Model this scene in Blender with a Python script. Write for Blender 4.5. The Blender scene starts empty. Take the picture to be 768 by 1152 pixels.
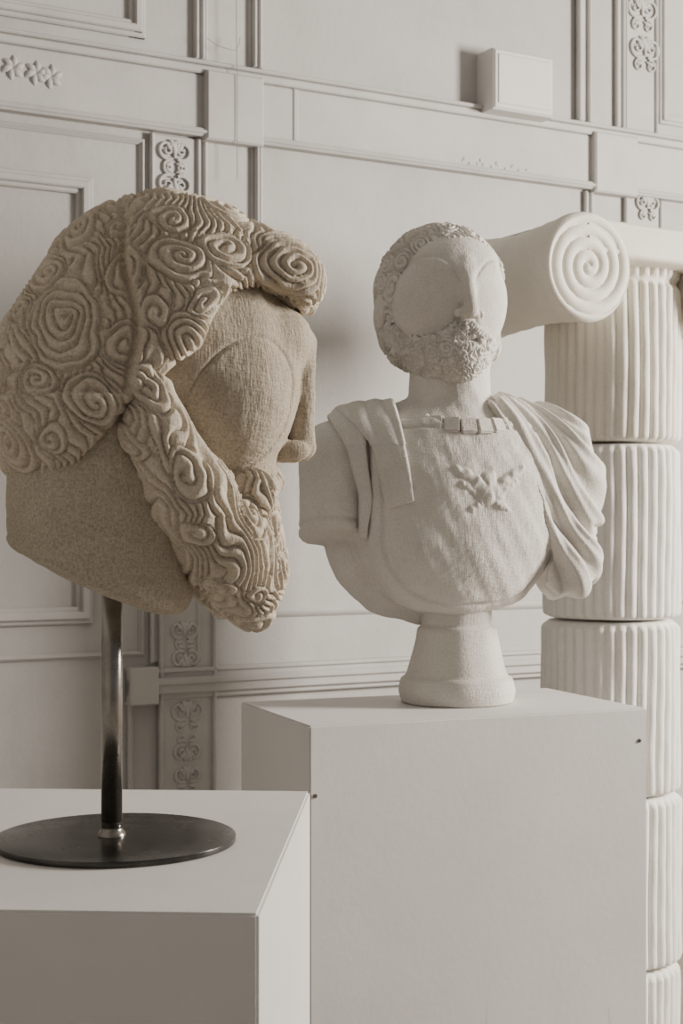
import bpy, math, numpy as np, bmesh
from mathutils import Vector, Matrix
sc=bpy.context.scene
CZ=1.55; F=1700.0
def link(o):
    sc.collection.objects.link(o); return o
def empty(name,loc):
    e=bpy.data.objects.new(name,None); e.location=loc; e.empty_display_size=.1
    return link(e)
def par(o,e):
    o.parent=e; o.matrix_parent_inverse=Matrix.Translation(-Vector(e.location)); return o

# ---------------- materials ----------------
def mat_base(name):
    m=bpy.data.materials.new(name); m.use_nodes=True
    nt=m.node_tree; b=nt.nodes['Principled BSDF']; return m,nt,b
def noise(nt,co,scale,detail=4,rough=.55):
    n=nt.nodes.new('ShaderNodeTexNoise'); n.inputs['Scale'].default_value=scale
    n.inputs['Detail'].default_value=detail; n.inputs['Roughness'].default_value=rough
    nt.links.new(co,n.inputs['Vector']); return n
def ramp(nt,fac,c0,c1,p0=.3,p1=.7):
    r=nt.nodes.new('ShaderNodeValToRGB'); e=r.color_ramp.elements
    e[0].position=p0; e[1].position=p1; e[0].color=(*c0,1); e[1].color=(*c1,1)
    nt.links.new(fac,r.inputs['Fac']); return r
def mixc(nt,a,b,fac,mode='MULTIPLY'):
    m=nt.nodes.new('ShaderNodeMix'); m.data_type='RGBA'; m.blend_type=mode
    if isinstance(fac,float): m.inputs[0].default_value=fac
    else: nt.links.new(fac,m.inputs[0])
    nt.links.new(a,m.inputs[6]); nt.links.new(b,m.inputs[7]); return m.outputs[2]
def fabric(name,c0,c1,wscale=230,bump=.5,dist=.0012,fine=.75):
    m,nt,b=mat_base(name); tc=nt.nodes.new('ShaderNodeTexCoord'); co=tc.outputs['Object']
    big=noise(nt,co,7,5); r=ramp(nt,big.outputs['Fac'],c0,c1)
    fn=noise(nt,co,wscale*1.6,3,.7); r2=ramp(nt,fn.outputs['Fac'],(fine,)*3,(1,1,1),.35,.62)
    col=mixc(nt,r.outputs[0],r2.outputs[0],1.0)
    nt.links.new(col,b.inputs['Base Color']); b.inputs['Roughness'].default_value=.95
    b.inputs['Specular IOR Level'].default_value=.15
    acc=None
    for sx,sz in ((.18,1),(1,.18)):
        mp=nt.nodes.new('ShaderNodeMapping'); mp.inputs['Scale'].default_value=(sx,sx,sz)
        nt.links.new(co,mp.inputs['Vector'])
        n=noise(nt,mp.outputs[0],wscale*1.5,2,.6)
        if acc is None: acc=n.outputs['Fac']
        else:
            ad=nt.nodes.new('ShaderNodeMath'); ad.operation='ADD'
            nt.links.new(acc,ad.inputs[0]); nt.links.new(n.outputs['Fac'],ad.inputs[1]); acc=ad.outputs[0]
    bp=nt.nodes.new('ShaderNodeBump'); bp.inputs['Strength'].default_value=bump
    bp.inputs['Distance'].default_value=dist*2
    nt.links.new(acc,bp.inputs['Height']); nt.links.new(bp.outputs[0],b.inputs['Normal'])
    return m
def paint(name,c0,c1,scale=3,rough=.7,bump=.15,bd=.002,streak=False,scratch=False):
    m,nt,b=mat_base(name); tc=nt.nodes.new('ShaderNodeTexCoord'); co=tc.outputs['Object']
    a=noise(nt,co,scale,6,.6); r=ramp(nt,a.outputs['Fac'],c0,c1,.3,.68); col=r.outputs[0]
    if streak:
        mp=nt.nodes.new('ShaderNodeMapping'); mp.inputs['Scale'].default_value=(1,1,.3)
        nt.links.new(co,mp.inputs['Vector'])
        s=noise(nt,mp.outputs[0],12,6,.7); r2=ramp(nt,s.outputs['Fac'],(.92,.92,.92),(1,1,1),.3,.5)
        col=mixc(nt,col,r2.outputs[0],.7)
    if scratch:
        mp=nt.nodes.new('ShaderNodeMapping'); mp.inputs['Scale'].default_value=(1,1,.12); mp.inputs['Rotation'].default_value=(0,.5,0)
        nt.links.new(co,mp.inputs['Vector'])
        s=noise(nt,mp.outputs[0],38,2,.5); r2=ramp(nt,s.outputs['Fac'],(.84,.83,.81),(1,1,1),.235,.262)
        col=mixc(nt,col,r2.outputs[0],.8)
    nt.links.new(col,b.inputs['Base Color']); b.inputs['Roughness'].default_value=rough
    b.inputs['Specular IOR Level'].default_value=.3
    n=noise(nt,co,60,5,.6); n2=noise(nt,co,9,4,.6)
    ad=nt.nodes.new('ShaderNodeMath'); ad.operation='ADD'
    nt.links.new(n.outputs['Fac'],ad.inputs[0]); nt.links.new(n2.outputs['Fac'],ad.inputs[1])
    bp=nt.nodes.new('ShaderNodeBump'); bp.inputs['Strength'].default_value=bump; bp.inputs['Distance'].default_value=bd*3
    nt.links.new(ad.outputs[0],bp.inputs['Height']); nt.links.new(bp.outputs[0],b.inputs['Normal'])
    return m
def metal(name,c0,c1,rough):
    m,nt,b=mat_base(name); tc=nt.nodes.new('ShaderNodeTexCoord'); co=tc.outputs['Object']
    a=noise(nt,co,14,6,.65); r=ramp(nt,a.outputs['Fac'],c0,c1,.4,.7)
    nt.links.new(r.outputs[0],b.inputs['Base Color']); b.inputs['Metallic'].default_value=.9
    rr=ramp(nt,a.outputs['Fac'],(rough,)*3,(rough+.15,)*3); nt.links.new(rr.outputs[0],b.inputs['Roughness'])
    return m
M_linen=fabric('burlap_linen',(.55,.475,.375),(.70,.62,.51),200,.45,.0014,.72)
M_neck=fabric('brown_linen',(.44,.38,.295),(.54,.47,.375),200,.6,.0016,.64)
M_bust=fabric('white_linen',(.61,.58,.53),(.73,.70,.65),200,.6,.0011,.82)
M_col=fabric('cotton_wadding',(.75,.73,.69),(.82,.805,.77),160,.35,.001,.88)
M_colb=fabric('cotton_cream',(.72,.685,.61),(.79,.755,.68),160,.35,.001,.88)
M_wall=paint('wall_plaster',(.39,.38,.367),(.465,.455,.44),2.2,.75,.22,.002,True)
M_trim=paint('trim_paint',(.41,.40,.387),(.48,.468,.452),5,.65,.2,.0015)
M_ped=paint('pedestal_paint',(.59,.578,.56),(.66,.646,.628),2.5,.6,.12,.0012,False,True)
M_box=paint('box_paint',(.56,.55,.53),(.60,.59,.57),5,.5,.03,.001)
M_floor=paint('floor_boards',(.20,.17,.14),(.30,.26,.22),4,.5,.2,.002)
M_steel=metal('brushed_steel',(.20,.185,.165),(.34,.315,.285),.22)
M_disc=metal('dark_steel',(.055,.053,.051),(.10,.097,.093),.17)
M_dark=paint('cable_paint',(.22,.21,.20),(.30,.29,.28),5,.6,0.0)

# ---------------- mesh helpers ----------------
def mk(name,V,Fq,mat,smooth=True,e=None):
    V=np.asarray(V,np.float32); me=bpy.data.meshes.new(name)
    if isinstance(Fq,np.ndarray):
        me.vertices.add(len(V)); me.vertices.foreach_set('co',V.ravel())
        nf,k=Fq.shape
        me.loops.add(nf*k); me.loops.foreach_set('vertex_index',Fq.astype(np.int32).ravel())
        me.polygons.add(nf); me.polygons.foreach_set('loop_start',np.arange(0,nf*k,k,dtype=np.int32))
        me.update(calc_edges=True); me.validate()
    else: me.from_pydata(V.tolist(),[],Fq); me.update()
    me.materials.append(mat)
    if smooth: me.polygons.foreach_set('use_smooth',np.ones(len(me.polygons),bool))
    o=link(bpy.data.objects.new(name,me))
    if e: par(o,e)
    return o
def surfnet(G):
    ins=G<0; s=ins.astype(np.int8)
    c=sum(s[i:s.shape[0]-1+i,j:s.shape[1]-1+j,k:s.shape[2]-1+k] for i in(0,1) for j in(0,1) for k in(0,1))
    act=(c>0)&(c<8); idx=np.full(act.shape,-1,np.int64); ii=np.argwhere(act); idx[act]=np.arange(len(ii))
    pos=np.zeros((len(ii),3)); cnt=np.zeros(len(ii))
    cor=[np.array((i,j,k)) for i in(0,1) for j in(0,1) for k in(0,1)]
    for a in cor:
        for b in cor:
            df=b-a
            if df.min()<0 or df.sum()!=1: continue
            fa=G[tuple((ii+a).T)]; fb=G[tuple((ii+b).T)]; m=(fa<0)!=(fb<0)
            t=fa[m]/(fa[m]-fb[m]); pos[m]+=a+t[:,None]*df; cnt[m]+=1
    V=ii+pos/cnt[:,None]; Q=[]
    for ax in range(3):
        b_,c_=(ax+1)%3,(ax+2)%3
        sl0=[slice(None)]*3; sl1=[slice(None)]*3; sl0[ax]=slice(0,-1); sl1[ax]=slice(1,None)
        A=ins[tuple(sl0)]; B=ins[tuple(sl1)]
        e=np.argwhere(A!=B); ok=(e[:,b_]>0)&(e[:,c_]>0)&(e[:,b_]<ins.shape[b_]-1)&(e[:,c_]<ins.shape[c_]-1); e=e[ok]
        o=[(-1,-1),(0,-1),(0,0),(-1,0)]; q=[]
        for x,y in o:
            p=e.copy(); p[:,b_]+=x; p[:,c_]+=y; q.append(idx[tuple(p.T)])
        q=np.stack(q,1); fl=~A[tuple(e.T)]; q[fl]=q[fl][:,::-1]; Q.append(q)
    return V,np.concatenate(Q)
def vnormals(V,Q):
    n=np.cross(V[Q[:,2]]-V[Q[:,0]],V[Q[:,3]]-V[Q[:,1]]); N=np.zeros_like(V)
    for k in range(4):
        for a in range(3): N[:,a]+=np.bincount(Q[:,k],n[:,a],len(V))
    return N/np.maximum(np.linalg.norm(N,axis=1),1e-9)[:,None]
def lap(V,Q,it):
    for _ in range(it):
        S=np.zeros_like(V); C=np.zeros(len(V))
        for k in range(4):
            for kk in (1,3):
                j=Q[:,(k+kk)%4]
                for a in range(3): S[:,a]+=np.bincount(Q[:,k],V[j,a],len(V))
                C+=np.bincount(Q[:,k],minlength=len(V))
        V=V*.4+.6*S/C[:,None]
    return V
def build(name,sdf,box,h,d,mat,e,disp=None,sm=2):
    x0,x1,y0,y1,w0,w1=box
    X=np.arange(x0,x1,h,dtype=np.float32)[:,None,None]; Y=np.arange(y0,y1,h,dtype=np.float32)[None,:,None]
    Z=np.arange(-w1,-w0,h,dtype=np.float32)[None,None,:]
    G=np.array(np.broadcast_to(sdf(X,Y,-Z),(X.size,Y.size,Z.size)),dtype=np.float32)
    G[0]=9;G[-1]=9;G[:,0]=9;G[:,-1]=9;G[:,:,0]=9;G[:,:,-1]=9
    V,Q=surfnet(G); V=V*h+np.array([x0,y0,-w1]); V=lap(V,Q,sm); N=vnormals(V,Q)
    if disp is not None: V=V+N*disp(V,N)[:,None]
    s=d/F
    W=np.stack([(V[:,0]-384)*s, d+V[:,1]*s, CZ+(V[:,2]+590)*s],1)
    return mk(name,W,Q,mat,True,e)
def smin(a,b,k):
    h=np.clip(.5+.5*(b-a)/k,0,1); return b*(1-h)+a*h-k*h*(1-h)
def smax(a,b,k): return -smin(-a,-b,k)
def ell(x,y,z,c,r):
    x=(x-c[0])/r[0]; y=(y-c[1])/r[1]; z=(z-c[2])/r[2]
    k0=np.sqrt(x*x+y*y+z*z); k1=np.sqrt((x/r[0])**2+(y/r[1])**2+(z/r[2])**2)+1e-6
    return k0*(k0-1)/k1
def cap(x,y,z,a,b,ra,rb):
    a=np.array(a,float); b=np.array(b,float); D=b-a; L=D@D
    t=np.clip(((x-a[0])*D[0]+(y-a[1])*D[1]+(z-a[2])*D[2])/L,0,1)
    return np.sqrt((x-a[0]-t*D[0])**2+(y-a[1]-t*D[1])**2+(z-a[2]-t*D[2])**2)-(ra+t*(rb-ra))
def poly2(x,y,P):
    P=np.array(P,float); d=None; n=len(P); s=np.ones(np.broadcast(x,y).shape)
    for i in range(n):
        a=P[i]; b=P[i-1]; e=b-a; wx=x-a[0]; wy=y-a[1]
        t=np.clip((wx*e[0]+wy*e[1])/(e@e),0,1); dd=(wx-e[0]*t)**2+(wy-e[1]*t)**2
        d=dd if d is None else np.minimum(d,dd)
        c1=y>=a[1]; c2=y<b[1]; c3=e[0]*wy>e[1]*wx
        fl=(c1&c2&c3)|(~c1&~c2&~c3); s=np.where(fl,-s,s)
    return s*np.sqrt(d)
def seg2(x,y,a,b):
    a=np.array(a,float); e=np.array(b,float)-a
    t=np.clip(((x-a[0])*e[0]+(y-a[1])*e[1])/(e@e),0,1)
    return np.sqrt((x-a[0]-e[0]*t)**2+(y-a[1]-e[1]*t)**2),t
def vn(P,wl,seed,n=7):
    r=np.random.RandomState(seed); k=r.normal(size=(n,3)); k/=np.linalg.norm(k,axis=1)[:,None]
    k*=(2*np.pi/wl)*r.uniform(.6,1.5,(n,1)); ph=r.uniform(0,6.28,n)
    return np.sin(P@k.T+ph).sum(1)/n**.5
def curls(V,N,dmin,R0,s,seed,amp,warp=4,st=1.0,stdir=None,extra=(),pw=.75,psi=None,core=.8,vary=(.7,1.3)):
    """stuffed cord spirals (cores) with wavy cords (psi contour lines) flowing between them"""
    r=np.random.RandomState(seed); C=[];NN=[];R=[]
    for (c,rr) in extra:
        j=np.argmin(((V-np.array(c))**2).sum(1)); C.append(V[j]);NN.append(N[j]);R.append(rr)
    for j in r.permutation(len(V))[:4000]:
        p=V[j]; ok=True
        for q,rq in zip(C,R):
            if ((p-q)**2).sum()<(dmin*(.5+.5*rq/R0))**2: ok=False;break
        if ok: C.append(p);NN.append(N[j]);R.append(R0*r.uniform(*vary))
    P=V+np.stack([vn(V,55,seed+k)*warp for k in range(3)],1)
    P+=np.stack([vn(V,22,seed+7+k)*warp*.3 for k in range(3)],1)
    b1=np.full(len(V),1e9); b2=b1.copy(); ph=np.zeros(len(V)); ds=b1.copy()
    for c,n,R_ in zip(C,NN,R):
        up=np.array(stdir if stdir is not None else r.normal(size=3),float); up/=np.linalg.norm(up)
        if stdir is not None: up=up+r.normal(size=3)*.25
        e1=up-n*(up@n); e1/=np.linalg.norm(e1)+1e-9; e2=np.cross(n,e1)
        D=P-c; x=D@e1/(st*r.uniform(.9,1.3)); y=D@e2; z=D@n
        d=np.sqrt(x*x+y*y+z*z*1.2); m=d/R_; sg=r.choice([-1,1])
        p=d/s+sg*np.arctan2(y,x)/(2*np.pi)
        k=m<b1; b2=np.where(k,b1,np.minimum(b2,m)); b1=np.where(k,m,b1); ph=np.where(k,p,ph); ds=np.where(k,d-R_*core,ds)
    h=np.abs(np.sin(np.pi*ph))**pw; ed=np.clip((b2-b1)*6,0,1); dome=np.clip(1-b1*.8,0,1)
    hc=h*(.35+.65*ed)
    if psi is not None:
        # let the surrounding cords bend around each spiral
        f=np.exp(-np.clip(ds,0,None)/(s*2.2))
        hs=np.abs(np.sin(np.pi*(psi+f*s*1.5)/s))**pw
        g=np.clip(np.abs(b1-core)/.07,0,1)
        hc=np.where(b1<core,hc,hs)*(.25+.75*g)
    return amp*(hc-.5)+amp*.4*dome

# ---------------- camera ----------------
cam=bpy.data.cameras.new('camera'); co=link(bpy.data.objects.new('camera',cam)); co.location=(0,0,CZ)
co.rotation_euler=(math.pi/2,0,0); cam.sensor_fit='VERTICAL'; cam.sensor_height=36; cam.lens=F/1152*36
cam.shift_y=14/1152; cam.dof.use_dof=True; cam.dof.focus_distance=2.6; cam.dof.aperture_fstop=10
sc.camera=co

# ---------------- wall ----------------
A=math.radians(29); WD=np.array([math.cos(A),math.sin(A)]); WN=np.array([math.sin(A),-math.cos(A)]); W0=np.array([-.54,4.5])
def wY(px): u=(px-384)/F; return (4.5+math.tan(A)*.54)/(1-math.tan(A)*u)
def wt(px): return ((px-384)/F*wY(px)+.54)/math.cos(A)
def wz(px,py): return CZ-(py-590)/F*wY(px)
def wp(t,z,o=0.): p=W0+WD*t+WN*o; return (p[0],p[1],z)
class WB:
    def __init__(s): s.V=[];s.F=[]
    def box(s,t0,t1,z0,z1,o1,o0=-.01,bv=.004):
        i=len(s.V); b=bv
        for (o,k) in ((o0,0),(o1-b,0),(o1,b)):
            for t,z in((t0+k,z0+k),(t1-k,z0+k),(t1-k,z1-k),(t0+k,z1-k)): s.V.append(wp(t,z,o))
        for L in (0,4):
            for k in range(4):
                s.F.append((i+L+k,i+L+(k+1)%4,i+L+4+(k+1)%4,i+L+4+k))
        s.F.append((i+8,i+9,i+10,i+11))
    def hrail(s,t0,t1,zc,hh,dep):
        s.box(t0,t1,zc-hh,zc+hh,dep*.5); s.box(t0,t1,zc-hh*.6,zc+hh*.55,dep*.8); s.box(t0,t1,zc+hh*.05,zc+hh*.5,dep)
    def frame(s,t0,t1,z0,z1,w,dep):
        for k,(ww,dd) in enumerate(((w,dep*.55),(w*.45,dep))):
            a=(w-ww)*.5
            s.box(t0+a,t1-a,z1-w+a,z1-a,dd); s.box(t0+a,t1-a,z0+a,z0+w-a,dd)
            s.box(t0+a,t0+w-a,z0+a,z1-a,dd-.0004); s.box(t1-w+a,t1-a,z0+a,z1-a,dd-.0004)
    def done(s,name,mat): return mk(name,s.V,s.F,mat,False)
w=WB(); w.box(-3,6,-.0,4.3,0,-.15,0); w.done('wall_back',M_wall)
T0,T1=-2.6,5.6
w=WB()
w.box(T0,T1,2.735,2.905,.018); w.box(T0,T1,2.715,2.74,.034); w.box(T0,T1,2.722,2.733,.042)
w.box(T0,T1,2.905,2.93,.03); w.box(T0,T1,2.93,2.942,.042)
for a,b in ((226,290),(661,709)):
    w.box(wt(a),wt(b),2.705,2.915,.045,bv=.006)
w.box(wt(326),wt(332),2.74,2.905,.022)
w.done('trim_1',M_trim)
w=WB()
t=wt(140); w.hrail(t,T1,1.072,.042,.045); w.box(t,T1,1.108,1.122,.03)
w.box(wt(140),wt(172),1.02,1.13,.05); 
w.hrail(wt(245),T1,1.275,.012,.015)
w.box(wt(243),T1,0,.18,.03)
w.done('trim_2',M_trim)
w=WB()
w.frame(-2.2,wt(162),2.985,3.9,.05,.028)
w.frame(-2.2,wt(103),wz(50,703),wz(50,195),.05,.028)
w.frame(-2.3,wt(162),1.16,2.69,.018,.016)
w.frame(wt(740),wt(900),2.99,3.9,.04,.02)
w.done('trim_3',M_trim)
w=WB()
def strip(a,b,z0,z1,d=.022):
    w.box(wt(a),wt(b),z0,z1,d*.5); e=.012
    w.box(wt(a),wt(a)+e,z0,z1,d); w.box(wt(b)-e,wt(b),z0,z1,d)
strip(217,228,2.95,4.2); strip(228,282,2.95,4.2,.014); strip(281,291,2.95,4.2,.03)
strip(167,223,1.14,2.71); strip(228,285,1.4,2.71,.012); strip(284,291,1.3,2.71,.03)
strip(646,660,2.95,4.2,.03); strip(690,700,2.95,4.2,.02); strip(700,737,2.95,4.2,.02)
strip(655,664,1.14,2.71,.02); strip(700,742,1.14,2.71,.02)
strip(176,240,.1,1.35,.03); strip(142,147,.1,1.05,.02)
w.done('trim_4',M_trim)
cu=bpy.data.curves.new('plaster_relief_ornament','CURVE'); cu.dimensions='3D'; cu.bevel_depth=.0065; cu.bevel_resolution=2
def spl(pts,rad,off=.016):
    s=cu.splines.new('POLY'); s.points.add(len(pts)-1)
    for i,((t,z),r) in enumerate(zip(pts,rad)):
        p=wp(t,z,off); s.points[i].co=(*p,1); s.points[i].radius=r
def scroll(ct,cz,S,cx,cy,r0,r1,a0,turn,m=1,k=1):
    n=26; pts=[];rad=[]
    for i in range(n+1):
        f=i/n; a=a0+turn*f*2*math.pi; r=r0+(r1-r0)*f
        pts.append((ct+m*S*(cx+r*math.cos(a)),cz+S*(cy+r*math.sin(a)))); rad.append(k*(1.1-.4*f))
    spl(pts,rad); spl([(pts[-1][0]-.002,pts[-1][1]),(pts[-1][0]+.002,pts[-1][1])],[k*1.5]*2)
def leaf(ct,cz,S,x,y,ang,L,m=1,k=1):
    n=8; pts=[];rad=[]
    for i in range(n+1):
        f=i/n; a=ang+.5*f
        pts.append((ct+m*S*(x+L*f*math.cos(a)),cz+S*(y+L*f*math.sin(a)))); rad.append(k*(.3+1.5*math.sin(math.pi*min(1,f*.9+.05))))
    spl(pts,rad)
def heart(ct,cz,S,k=1,flip=1):
    for m in(-1,1):
        scroll(ct,cz,S*flip,.24,.12,.30,.06,math.radians(-120),1.35,m*flip,k)
        scroll(ct,cz,S*flip,.2,-.38,.18,.04,math.radians(110),-1.2,m*flip,k*.8)
        for a in (20,55,85): leaf(ct,cz,S*flip,.04,.1,math.radians(a),.34,m*flip,k*.8)
        leaf(ct,cz,S*flip,.05,-.25,math.radians(-40),.3,m*flip,k*.8)
    leaf(ct,cz,S*flip,0,-.1,math.radians(80),.55,1,k)
for px,py,S in ((194,175,.10),(205,712,.085),(206,737,.085),(208,803,.10),(208,842,.085),(208,874,.08),(719,15,.13),(722,60,.13),(725,232,.1),(194,205,.1),(194,250,.1),(712,-40,.12)):
    heart(wt(px),wz(px,py),S,.75,-1 if py in(737,205,842) else 1)
for px,py,a in ((12,78,0),(38,84,0),(55,88,0)):
    for k in range(6): leaf(wt(px),wz(px,py),.06,0,0,k*math.pi/3,.6,1,1.0)
for i in range(14):
    leaf(wt(515+5.5*i),wz(515+5.5*i,182+i*.75),.03,0,0,i*1.9,.6,1,.5)
cu.materials.append(M_trim); link(bpy.data.objects.new('plaster_relief_ornament',cu))
cc=bpy.data.curves.new('hanging_cable','CURVE'); cc.dimensions='3D'; cc.bevel_depth=.0011; cc.materials.append(M_dark)
for P in ([(258,-60),(258,40),(259,110),(259,205)],[(225,48),(236,56),(248,60),(257,62),(261,55),(262,48)]):
    s=cc.splines.new('POLY'); s.points.add(len(P)-1)
    for i,(x,y) in enumerate(P): s.points[i].co=(*wp(wt(x),wz(x,y),.05),1)
link(bpy.data.objects.new('hanging_cable',cc))
w=WB(); ta,tb_=wt(536),wt(603); w.box(ta,tb_,wz(570,135),wz(570,68),.10,0.0005,.008)
w.box(ta+.015,tb_-.015,wz(570,129),wz(570,74),.104,0.0005,.004)
w.done('junction_box',M_box)
mk('floor',[(-5,-4,-.0),(7.5,-4,0),(7.5,9,0),(-5,9,0)],[(0,1,2,3)],M_floor,False)
a=W0-WD*3; b=a+WN*7.5
mk('ambient_block_wall_left',[(a[0],a[1],0),(b[0],b[1],0),(b[0],b[1],4.3),(a[0],a[1],4.3)],[(0,1,2,3)],M_wall,False)  # unseen wall, added to block ambient light from the left
c=b+WD*9; d_=a+WD*9
mk('ambient_block_ceiling',[(a[0],a[1],4.3),(b[0],b[1],4.3),(c[0],c[1],4.3),(d_[0],d_[1],4.3)],[(0,1,2,3)],M_wall,False)  # out-of-view ceiling, added to cut ambient light and make it more directional

# ---------------- pedestals ----------------
def pedestal(name,c,ang,W,D,H,screws=()):
    e=empty(name,(c[0],c[1],0)); d=np.array([math.cos(ang),math.sin(ang)]); n=np.array([-math.sin(ang),math.cos(ang)])
    bm=bmesh.new(); vs=[]
    for z in (0,H):
        for a,b in((0,0),(W,0),(W,D),(0,D)):
            p=np.array(c)+d*a+n*b; vs.append(bm.verts.new((p[0],p[1],z)))
    f=[(0,1,5,4),(1,2,6,5),(2,3,7,6),(3,0,4,7),(4,5,6,7),(3,2,1,0)]
    for q in f: bm.faces.new([vs[i] for i in q])
    bmesh.ops.recalc_face_normals(bm,faces=bm.faces)
    bmesh.ops.bevel(bm,geom=list(bm.edges),offset=.0035,segments=2,affect='EDGES')
    me=bpy.data.meshes.new('body'); bm.to_mesh(me); bm.free(); me.materials.append(M_ped)
    par(link(bpy.data.objects.new('body',me)),e)
    for a,z in screws:
        p=np.array(c)+d*a-n*.0005; 
        bm=bmesh.new(); bmesh.ops.create_cone(bm,cap_ends=True,segments=12,radius1=.005,radius2=.004,depth=.003)
        bm.transform(Matrix.Translation((p[0],p[1],z))@Matrix.Rotation(ang,4,'Z')@Matrix.Rotation(math.pi/2,4,'X'))
        me=bpy.data.meshes.new('screw'); bm.to_mesh(me); bm.free(); me.materials.append(M_steel)
        par(link(bpy.data.objects.new('screw',me)),e)
    return e
pedestal('display_pedestal',(-.093,1.70),math.radians(-3),-.80,.785,1.112)
pedestal('display_pedestal.001',(-.0635,3.0),math.radians(21.8),.785,.44,1.15,((.012,1.01),(.765,1.08)))

# ---------------- revolve ----------------
def revolve(name,c,prof,mat,e,nt=96,wob=None):
    th=np.linspace(0,2*np.pi,nt,endpoint=False); V=[];Q=[]
    prof=[(1e-4,prof[0][1])]+list(prof)+[(1e-4,prof[-1][1])]
    for r,z in prof:
        rr=r*(np.ones(nt) if wob is None else wob(th,z))
        V.append(np.stack([c[0]+rr*np.cos(th),c[1]+rr*np.sin(th),np.full(nt,z)],1))
    V=np.concatenate(V); m=len(prof); j=np.arange(nt)
    for i in range(m-1): Q.append(np.stack([i*nt+j,i*nt+(j+1)%nt,(i+1)*nt+(j+1)%nt,(i+1)*nt+j],1))
    return mk(name,V,np.concatenate(Q),mat,True,e)
def rp(pts,b=.004):
    out=[]
    for i,(r,z) in enumerate(pts):
        if i in(0,len(pts)-1): out.append((r,z)); continue
        p=np.array(pts[i-1]);q=np.array((r,z));n=np.array(pts[i+1])
        a=q+(p-q)/np.linalg.norm(p-q)*min(b,np.linalg.norm(p-q)*.4); c=q+(n-q)/np.linalg.norm(n-q)*min(b,np.linalg.norm(n-q)*.4)
        for f in (0,.5,1): out.append(tuple((1-f)**2*a+2*f*(1-f)*q+f*f*c))
    return out

# ---------------- big head ----------------
DH=2.08; H=empty('textile_head_sculpture',(-.315,2.086,1.1125))
revolve('base_disc',(-.312,2.086),rp([(.10,1.1125),(.166,1.1125),(.166,1.1205),(.10,1.1205)],.001),M_disc,H,128)
revolve('base_weld',(-.317,2.086),rp([(.02,1.119),(.019,1.124),(.0145,1.130),(.0145,1.14)],.002),M_steel,H,48)
revolve('pole',(-.317,2.086),[(.0145,1.119),(.0145,1.54)],M_steel,H,48)
ca,sa=math.cos(math.radians(20)),math.sin(math.radians(20)); HX=185
def uv(x,y): dx=x-HX; return ca*dx+sa*y, sa*dx-ca*y
hu=[-230,-210,-170,-120,-85,-55,-25,5,25,45,85,130,180]; hw=[588,580,550,528,485,448,420,398,360,336,324,330,356]
def h_hair(x,y,w_):
    u,v=uv(x,y)
    a=ell(u,v,w_,(4,0,378),(160,124,158))
    a=smin(a,ell(u,v,w_,(-92,0,445),(108,124,126)),35)
    a=smin(a,ell(u,v,w_,(118,0,312),(62,84,48)),28)
    a=smin(a,ell(u,np.abs(v),w_,(112,55,312),(42,34,42)),18)
    cut=(w_-np.interp(u,hu,hw))*.75
    return smax(a,cut,12)
def h_hair_d(V,N):
    u,v=uv(V[:,0],V[:,1]); w_=-V[:,2]; x=V[:,0]
    ex=[((95,-130,-378),42),((35,-110,-505),30),((330,-40,-308),36),((262,-90,-292),22),((125,-130,-460),24),((65,-90,-315),24),((20,-100,-430),26),((205,-90,-262),22),((188,-110,-372),16)]
    d=u+62+5*np.sin(w_/22); top=np.clip((w_-235)/60,0,1)
    front=d>0
    # cords fan out along the parting in front and sweep down and back behind it
    psi=np.where(front,.97*x+.12*V[:,2]-.35*V[:,1],.80*x+.45*V[:,2])+10*vn(V,120,31)+4.5*vn(V,55,32)
    h=curls(V,N,48,23,8.4,11,8.6,3.2,1.2,None,ex,pw=.6,psi=psi,core=1.0,vary=(.6,1.3))
    step=8*np.tanh(d/4)*(w_<455)*np.exp(-np.clip(d,0,200)/70)*top
    seam=-9*np.exp(-(d/4.0)**2)*(v>-40)*(w_<455)*(.3+.7*top)
    h=h*(1-.7*np.exp(-(d/5)**2)*(w_<455))
    return h+step*.6+seam
build('hair',h_hair,(-60,400,-190,190,190,620),1.6,DH,M_linen,H,h_hair_d,1)
def h_skin(x,y,w_):
    u,v=uv(x,y); av=np.abs(v)
    a=ell(u,v,w_,(50,0,425),(106,92,128))
    a=smin(a,ell(u,v,w_,(0,0,390),(136,105,130)),20)
    a=smin(a,ell(u,av,w_,(60,40,456),(66,54,82)),20)
    a=smin(a,ell(u,v,w_,(72,0,540),(56,62,56)),16)         # jaw
    a=smin(a,ell(u,v,w_,(122,0,378),(50,56,42)),16)        # brow
    a=smin(a,cap(u,v,w_,(166,0,380),(166,0,440),15,12),12) # nose bridge
    a=smin(a,cap(u,v,w_,(164,0,430),(161,0,500),12,18),7)
    a=smin(a,ell(u,av,w_,(145,16,506),(21,15,13)),4)
    a=smin(a,cap(u,av,w_,(122,0,530),(110,26,534),13,9),8) # lips
    neck=(np.sqrt(((u+72)/102)**2+(v/98)**2)-1)*98
    neck=smax(neck,(420-w_),10)
    neck=smax(neck,(w_-(608+(x-8)*.46))*.9,np.interp(x,[0,90,190],[10,14,44]))
    return smin(a,neck,14)
def h_skin_d(V,N):
    u,v=uv(V[:,0],V[:,1]); w_=-V[:,2]; av=np.abs(v)
    r=np.sqrt(((u-68+(w_-455)*.25)/64)**2+((w_-460)/74)**2)
    g=-2.4*np.exp(-((r-1)/.03)**2)*(u<150)*(w_<560)*(w_>340)+1.5*np.clip(1-r,0,1)
    edge=-1.8*np.exp(-((w_-(595+(V[:,0]-8)*.46))/2.0)**2)*(V[:,0]<170)
    return g+edge+vn(V,60,3)*.8+vn(V,14,5)*.25
build('face_and_neck',h_skin,(-30,400,-160,160,260,720),2.0,DH,M_neck,H,h_skin_d)
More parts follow.
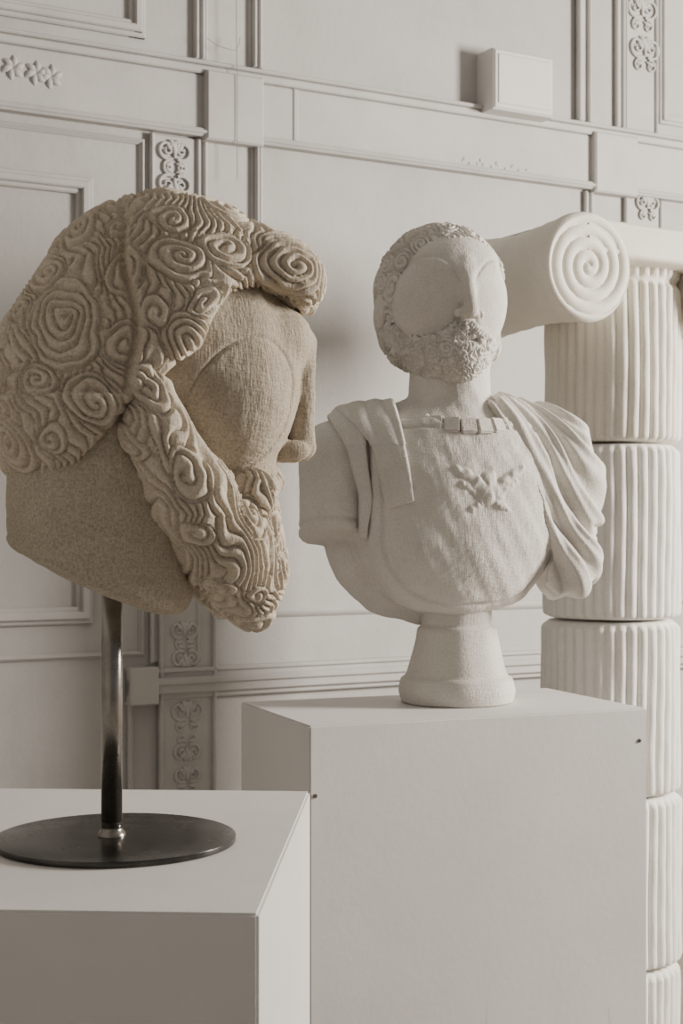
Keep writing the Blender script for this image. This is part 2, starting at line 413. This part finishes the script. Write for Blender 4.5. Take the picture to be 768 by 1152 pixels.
def h_beard(x,y,w_):
    u,v=uv(x,y); av=np.abs(v)
    ch=[(-46,98,428,20),(-34,98,490,32),(8,86,560,42),(50,56,612,48),(88,20,655,40),(102,10,688,22)]
    a=None
    for p,q in zip(ch[:-1],ch[1:]):
        c=cap(u,av,w_,p[:3],q[:3],p[3],q[3]); a=c if a is None else smin(a,c,12)
    a=smin(a,cap(u,av,w_,(84,30,580),(98,8,640),36,36),20)
    a=smin(a,cap(u,av,w_,(124,8,540),(84,62,556),9,24),10)
    a=smin(a,cap(u,v,w_,(110,0,575),(108,0,625),22,32),12)
    bx=np.interp(w_,[410,430,470,500,520,535],[-8,0,22,45,85,150])
    return smax(a,np.where(w_<535,(u-bx)*.75,-50),5)
def h_beard_d(V,N):
    d=np.array([.45,0,-.9])
    ex=[((182,-120,-450),18),((225,-120,-535),18)]
    psi=.86*V[:,0]+.42*V[:,2]+.3*V[:,1]+8*vn(V,85,51)+2.5*vn(V,40,52)
    return curls(V,N,52,15,8.2,44,8.4,3,1.6,d,ex,pw=.6,psi=psi,core=1.0,vary=(.7,1.1))
build('beard',h_beard,(100,380,-170,170,390,725),1.5,DH,M_linen,H,h_beard_d,1)

# ---------------- bust ----------------
DB=3.4; B=empty('textile_bust_sculpture',(.26,3.4,1.1505))
cb,sb=math.cos(math.radians(18)),math.sin(math.radians(18))
def fac(th,z): 
    k=.5+.5*np.cos(8*th); return 1+.018*k*(z>1.16)+.008*np.sin(3*th+z*40)
revolve('plinth',(.26,3.41),rp([(.09,1.1505),(.126,1.1505),(.130,1.178),(.124,1.205),(.112,1.212),(.104,1.24),(.092,1.29),(.088,1.318),(.078,1.324),(.078,1.355),(.072,1.372)],.006),M_bust,B,128,fac)
def ab(x,y,x0=510): dx=x-x0; return cb*dx+sb*y, sb*dx-cb*y
def b_torso_raw(x,y,w_,arm=1):
    a,b=ab(x,y)
    s=ell(a,b,w_,(0,0,565),(122,72,124))
    s=smin(s,ell(a,b,w_,(0,-2,606),(108,66,84)),12)
    s=smin(s,cap(a,b,w_,(-118,-12,506),(118,-12,506),38,38),34)
    s=smin(s,ell(a,b,w_,(0,-8,495),(86,52,38)),26)
    return s
def b_torso(x,y,w_):
    a,b=ab(x,y); s=b_torso_raw(x,y,w_)
    arm=cap(np.abs(a),b,w_,(142,-8,512),(143,-4,640),35,36)
    arm=smax(arm,(w_-609+.30*b-.05*a)*.9,3)
    s=smin(s,arm,10)
    neck=np.sqrt((a+4)**2+((b+2)*.95)**2)-46-18*np.clip((w_-450)/40,0,1)**2
    neck=smax(smax(neck,w_-500,5),395-w_,5)
    s=smin(s,neck,7)
    bk=ell(a,b,w_,(-18,-36,600),(124,46,104))
    return np.minimum(s,bk)
def wr(V,k=1): return (vn(V,70,21)*1.0+vn(V,25,22)*.4+vn(V,10,23)*.12)*k
def b_torso_d(V,N):
    a,b=ab(V[:,0],V[:,1]); w_=-V[:,2]
    g=-2.2*np.exp(-((w_-598+.30*b-.05*a)/2.)**2)*(np.abs(a)>118)
    arms=-2.5*np.exp(-((np.abs(a)-118)/3.)**2)*(w_<600)*(b>-30)
    bkf=1.5*np.sin(a/9+w_/30)*(w_>615)*(b<-10)
    return wr(V)+g+arms+bkf
build('torso',b_torso,(320,710,-120,120,385,720),2.0,DB,M_bust,B,b_torso_d)
def rbox2(a,w_,ca_,cw,ha,hw_,r):
    qx=np.abs(a-ca_)-ha+r; qy=np.abs(w_-cw)-hw_+r
    return np.sqrt(np.maximum(qx,0)**2+np.maximum(qy,0)**2)+np.minimum(np.maximum(qx,qy),0)-r
def ushape(a,w_):
    return smax(rbox2(a,w_,0,550,112,138,92),474-w_,4)
def b_bib(x,y,w_):
    a,b=ab(x,y); s=b_torso_raw(x,y,w_)-8.5
    s=smax(s,-b-2,3)
    nk=58-np.sqrt(a*a+((w_-438)*1.1)**2)
    s=smax(s,nk,4)
    return smax(s,ushape(a,w_),4)
def b_bib_d(V,N):
    a,b=ab(V[:,0],V[:,1]); w_=-V[:,2]; x=V[:,0]
    U=ushape(a,w_); g=-3.0*np.exp(-((U+10)/1.8)**2)
    h=np.zeros(len(V)); x=x+vn(V,16,80)*1.4; w_=w_+vn(V,16,81)*1.4
    for (p,q,r0,r1,am,fe) in (((544,541),(543,564),8,6,3.6,0),
            ((538,552),(509,530),8,4,3.6,1),((536,558),(514,546),6,3,2.6,1),((550,552),(578,529),8,4,3.6,1),((553,557),(574,543),6,3,2.6,1),
            ((540,562),(525,573),6,3,2.8,1),((547,562),(561,573),6,3,2.8,1)):
        d,t=seg2(x,w_,p,q); r=r0+(r1-r0)*t; v=am*np.clip(1-(d/r)**2,0,1)**.7
        if fe: v=v*(1-.4*np.abs(np.sin(t*9)))
        h=np.maximum(h,v)
    h=h*(b>20)
    return wr(V,1.0)+g+h+vn(V,18,77)*.6*np.exp(-((x-543)**2+(w_-552)**2)/1500)
build('cuirass_front',b_bib,(380,650,-110,60,460,710),1.6,DB,M_bust,B,b_bib_d,2)
def b_strap(x,y,w_):
    a,b=ab(x,y); s=b_torso_raw(x,y,w_)-13
    P=[(376,462),(398,452),(440,452),(448,480),(463,566),(432,574),(420,520),(414,500)]
    return smax(smax(s,poly2(x,w_,P),3),-b-60,4)
def b_strap_d(V,N):
    x=V[:,0];w_=-V[:,2]; c=x-(390+(w_-455)*.30)
    return (.5+1.3*(w_<505))*np.abs(np.sin(c/6.5+vn(V,60,4)*.3))-.5+wr(V,.5)
build('shoulder_strap',b_strap,(360,480,-110,60,435,590),1.5,DB,M_bust,B,b_strap_d)
def b_band(x,y,w_):
    a,b=ab(x,y); s=b_torso_raw(x,y,w_)-11
    P=[(368,470),(380,458),(398,456),(410,500),(418,560),(412,606),(402,604),(402,560),(390,510)]
    return smax(smax(s,poly2(x,w_,P),4),-b-60,4)
build('shoulder_guard',b_band,(355,440,-110,60,440,620),1.6,DB,M_bust,B,b_strap_d)
def b_toga(x,y,w_):
    a,b=ab(x,y); s=b_torso_raw(x,y,w_)
    s=smin(s,cap(a,b,w_,(130,-6,512),(132,14,655),44,34),25)-9
    P=[(549,455),(562,446),(592,444),(628,452),(658,480),(678,520),(697,573),(682,586),(666,590),(672,606),(681,626),(672,650),(656,668),(638,666),(628,673),(616,655),(617,620),(606,565),(584,510),(562,476)]
    return smax(s,poly2(x,w_,P),5)
def b_toga_d(V,N):
    x=V[:,0];w_=-V[:,2]
    an=np.degrees(np.arctan2(x-490,w_-350)); ph=an/7.0+vn(V,150,9)*.22+V[:,1]*.010
    t=ph-np.floor(ph)
    saw=np.where(t<.72,np.sin(np.pi*.5*t/.72)**1.2,np.cos(np.pi*.5*(t-.72)/.28)**.7)
    return 9.0*saw-4+1.2*np.sin(2*np.pi*ph*2.1+2*vn(V,120,10))+vn(V,60,12)*1.2+wr(V,.5)
build('toga_drape',b_toga,(535,715,-130,110,430,690),1.6,DB,M_bust,B,b_toga_d,2)
bm=bmesh.new()
for i in range(8):
    t=math.radians(-58+i*116/7); a=62*math.sin(t); b=11+52*math.cos(t); w_=474+11*math.cos(t)
    x=510+cb*a+sb*b; y=sb*a-cb*b; s=DB/F
    g=bmesh.ops.create_cube(bm,size=1)['verts']
    mtx=Matrix.Translation(((x-384)*s,DB+y*s,CZ-(w_-590)*s))@Matrix.Rotation(math.radians(18)+t*.9,4,'Z')@Matrix.Rotation(math.radians(-25),4,'X')@Matrix.Diagonal((17.5*s,14*s,18*s,1))
    bmesh.ops.transform(bm,matrix=mtx,verts=g)
bmesh.ops.bevel(bm,geom=list(bm.edges),offset=.0028,segments=2,affect='EDGES')
me=bpy.data.meshes.new('neckline_tabs'); bm.to_mesh(me); bm.free(); me.materials.append(M_bust)
par(link(bpy.data.objects.new('neckline_tabs',me)),B)
def hb(x,y): return ab(x,y,495)
def k_face(x,y,w_):
    a,b=hb(x,y); aa=np.abs(a)
    s=ell(a,b,w_,(0,2,335),(63,78,76))
    s=smin(s,ell(a,b,w_,(0,16,380),(47,54,50)),20)
    s=smin(s,ell(aa,b,w_,(29,31,345),(34,34,46)),18)
    s=smin(s,ell(a,b,w_,(0,52,302),(46,25,24)),14)
    s=smin(s,cap(aa,b,w_,(6,77,315),(32,67,309),5,5),8)
    s=smin(s,cap(a,b,w_,(0,74,308),(0,88,360),7,9),7)
    s=smin(s,ell(aa,b,w_,(9,84,364),(8,8,6)),3)
    s=smin(s,cap(aa,b,w_,(0,79,397),(9,76,396),5,4),3)
    s=smin(s,ell(aa,b,w_,(68,-4,350),(8,12,19)),4)
    return s
def k_face_d(V,N):
    a,b=hb(V[:,0],V[:,1]); w_=-V[:,2]; aa=np.abs(a)
    r=np.sqrt(((aa-38)/31)**2+((w_-345)/44)**2)
    return -1.5*np.exp(-((r-1)/.05)**2)*(b>10)+wr(V,.3)
build('face',k_face,(400,600,-120,120,240,450),1.4,DB,M_bust,B,k_face_d)
def k_hair(x,y,w_):
    a,b=hb(x,y)
    s=ell(a,b,w_,(0,-2,331),(70,84,76))
    s=smin(s,ell(a,b,w_,(0,-25,370),(58,55,50)),20)
    wb=np.interp(b,[-100,-60,-20,5,18,28,40,90],[425,420,405,392,382,330,302,294])
    return smax(s,(w_-wb)*.6,5)
def k_hair_d(V,N):
    psi=.75*V[:,0]+.6*V[:,2]+5*vn(V,45,61)+1.5*vn(V,22,62)
    return curls(V,N,22,12,5.2,5,5.4,1.6,1.3,None,pw=.65,psi=psi,core=1.0,vary=(.6,1.2))
build('hair',k_hair,(400,600,-120,120,240,440),1.1,DB,M_bust,B,k_hair_d,1)
def k_beard(x,y,w_):
    a,b=hb(x,y); aa=np.abs(a)
    s=ell(a,b,w_,(0,20,385),(53,60,51))
    s=smin(s,ell(a,b,w_,(0,58,404),(28,24,30)),12)
    s=smin(s,cap(aa,b,w_,(4,82,377),(26,68,388),6,6),6)
    s=smin(s,cap(aa,b,w_,(58,8,370),(50,18,392),10,14),8)
    wb=np.interp(aa,[0,14,30,44,56,64],[371,374,386,386,374,366])
    return smax(s,(wb-w_)*.7,4)
def k_beard_d(V,N):
    a,b=hb(V[:,0],V[:,1]); w_=-V[:,2]
    m=-6*np.exp(-((w_-391)/2.6)**2)*(np.abs(a)<14)*(b>40)
    psi=.9*V[:,0]+3.5*vn(V,22,71)+2*vn(V,11,72)
    return curls(V,N,16,5.5,3.6,8,3.0,1.0,1.2,None,pw=.8,psi=psi,core=1.0)+vn(V,7,73)*.5+m
build('beard',k_beard,(420,590,-120,90,355,450),1.1,DB,M_bust,B,k_beard_d,1)

# ---------------- column ----------------
CX,CY,R=.7487,4.2,.176
K=empty('padded_ionic_column',(CX,CY,0))
cuts=[0.0,.35,.815,1.29,1.77,2.262]
NF=38
for i in range(5):
    z0,z1=cuts[i],cuts[i+1]; top=(i==4)
    nz=120; zz=np.linspace(z0,z1,nz); th=np.linspace(0,2*np.pi,NF*14,endpoint=False)
    T,Z=np.meshgrid(th,zz); d0=Z-z0; d1=z1-Z
    dist=np.minimum(d0,d1)
    T2=T+.012*np.sin(Z*11+i*2)+.006*np.sin(5*T+i)
    r=R-.022*np.exp(-dist/.006)
    s=np.abs(np.sin(NF/2*T2+.12*i))
    cap_=.055 if top else .004
    l=np.clip((d1-cap_)/.02,0,1)*np.clip((d0-.002)/.01,0,1)
    us=np.clip((d1-cap_-.012*(1-s))/.012,0,1)
    r=r+.0125*(s**.55)*l*us
    if top:
        eg=np.clip(1-((d1-.026)/.024)**2,0,1)**.5*np.abs(np.sin(NF/2*T2))**.6; r=r+.012*eg
    r=r+.0025*np.sin(2*T+i)+.0015*np.sin(5*T+9*Z+i)+.0007*np.sin(40*Z+T*13+i*3)*s
    r[0]=.001; r[-1]=.001
    V=np.stack([CX+.003*math.sin(i*2)+r*np.cos(T),CY+r*np.sin(T),Z],-1).reshape(-1,3); nt_=len(th); j=np.arange(nt_)
    Q=np.concatenate([np.stack([k*nt_+j,k*nt_+(j+1)%nt_,(k+1)*nt_+(j+1)%nt_,(k+1)*nt_+j],1) for k in range(nz-1)])
    mk('drum_%d'%(i+1),V,Q,M_col if i<4 else M_colb,True,K)
DEP=-WN; L=.47; aoff=.262; zc=2.212; RV=.143
def bolster(name,side):
    F0=np.array([CX,CY])-DEP*L/2+WD*side*aoff
    nt_=160; th=np.linspace(0,2*np.pi,nt_,endpoint=False); rows=[]
    def ring(s,r):
        rr=r*np.ones(nt_) if np.isscalar(r) else r
        p=F0[None,:]+DEP[None,:]*(s if not np.isscalar(s) else np.full(nt_,s))[:,None]+WD[None,:]*(rr*np.cos(th))[:,None]
        rows.append(np.stack([p[:,0],p[:,1],zc+rr*np.sin(th)],1))
    sp=RV/4.3
    for end in (0,1):
        rs=np.linspace(.001,RV-.008,80)
        if end: rs=rs[::-1]
        if end==1:
            for k in range(50):
                f=k/49; s_=.012+f*(L-.024); edge=.012*(1-np.clip(min(s_,L-s_)/.02,0,1))**2
                r_=RV-.016*math.sin(math.pi*f)**.8-edge+.003*math.sin(f*40)*.3
                ring(s_,r_+.0015*np.sin(3*th+f*8))
        for rr in rs:
            ph=rr/sp+side*(1 if end==0 else -1)*th/(2*np.pi)
            h=.011*np.abs(np.sin(np.pi*ph))**.5*min(1,(RV-rr)/.015)
            ring((.006-h) if end==0 else (L-.006+h),rr)
    V=np.concatenate(rows); m=len(rows); j=np.arange(nt_)
    Q=np.concatenate([np.stack([k*nt_+(j+1)%nt_,k*nt_+j,(k+1)*nt_+j,(k+1)*nt_+(j+1)%nt_],1) for k in range(m-1)])
    return mk(name,V,Q,M_colb,True,K)
bolster('volute_left',-1); bolster('volute_right',1)
nx=120; rows=[]
for k in range(nx+1):
    t=-aoff+2*aoff*k/nx
    sag=.008*math.cos(t/aoff*math.pi/2)
    ring_=[]
    hd=L/2-.004
    for q in range(160):
        ang=2*math.pi*q/160; c,s=math.cos(ang),math.sin(ang); p=.22
        z=2.295-sag+math.copysign(abs(s)**p,s)*(.053); d=math.copysign(abs(c)**p,c)*hd
        zr=(z-2.295+sag)/.053
        if abs(c)>.3: d+=math.copysign(.012*abs(math.sin(math.pi*(zr*1.5+.5)))**.5-.006,c)
        P=np.array([CX,CY])+WD*t+DEP*d; ring_.append((P[0],P[1],z))
    rows.append(ring_)
V=np.array(rows).reshape(-1,3); j=np.arange(160)
Q=np.concatenate([np.stack([k*160+j,k*160+(j+1)%160,(k+1)*160+(j+1)%160,(k+1)*160+j],1) for k in range(nx)])
mk('abacus',V,Q,M_colb,True,K)
revolve('base_ring',(CX,CY),rp([(.15,0.0),(.22,0.0),(.225,.03),(.21,.055),(.15,.06)],.015),M_col,K,96)

# ---------------- light ----------------
wd=bpy.data.worlds.new('world'); sc.world=wd; wd.use_nodes=True
wd.node_tree.nodes['Background'].inputs[0].default_value=(.96,.965,1,1); wd.node_tree.nodes['Background'].inputs[1].default_value=.235
def area(name,loc,tgt,sx,sy,p,col):
    l=bpy.data.lights.new(name,'AREA'); l.shape='RECTANGLE'; l.size=sx; l.size_y=sy; l.energy=p; l.color=col
    o=link(bpy.data.objects.new(name,l)); o.location=loc
    o.rotation_euler=(Vector(tgt)-Vector(loc)).to_track_quat('-Z','Y').to_euler(); return o
area('window_light',(4.2,3.5,2.5),(0,3.5,1.6),.8,1.3,470,(1,.925,.83))
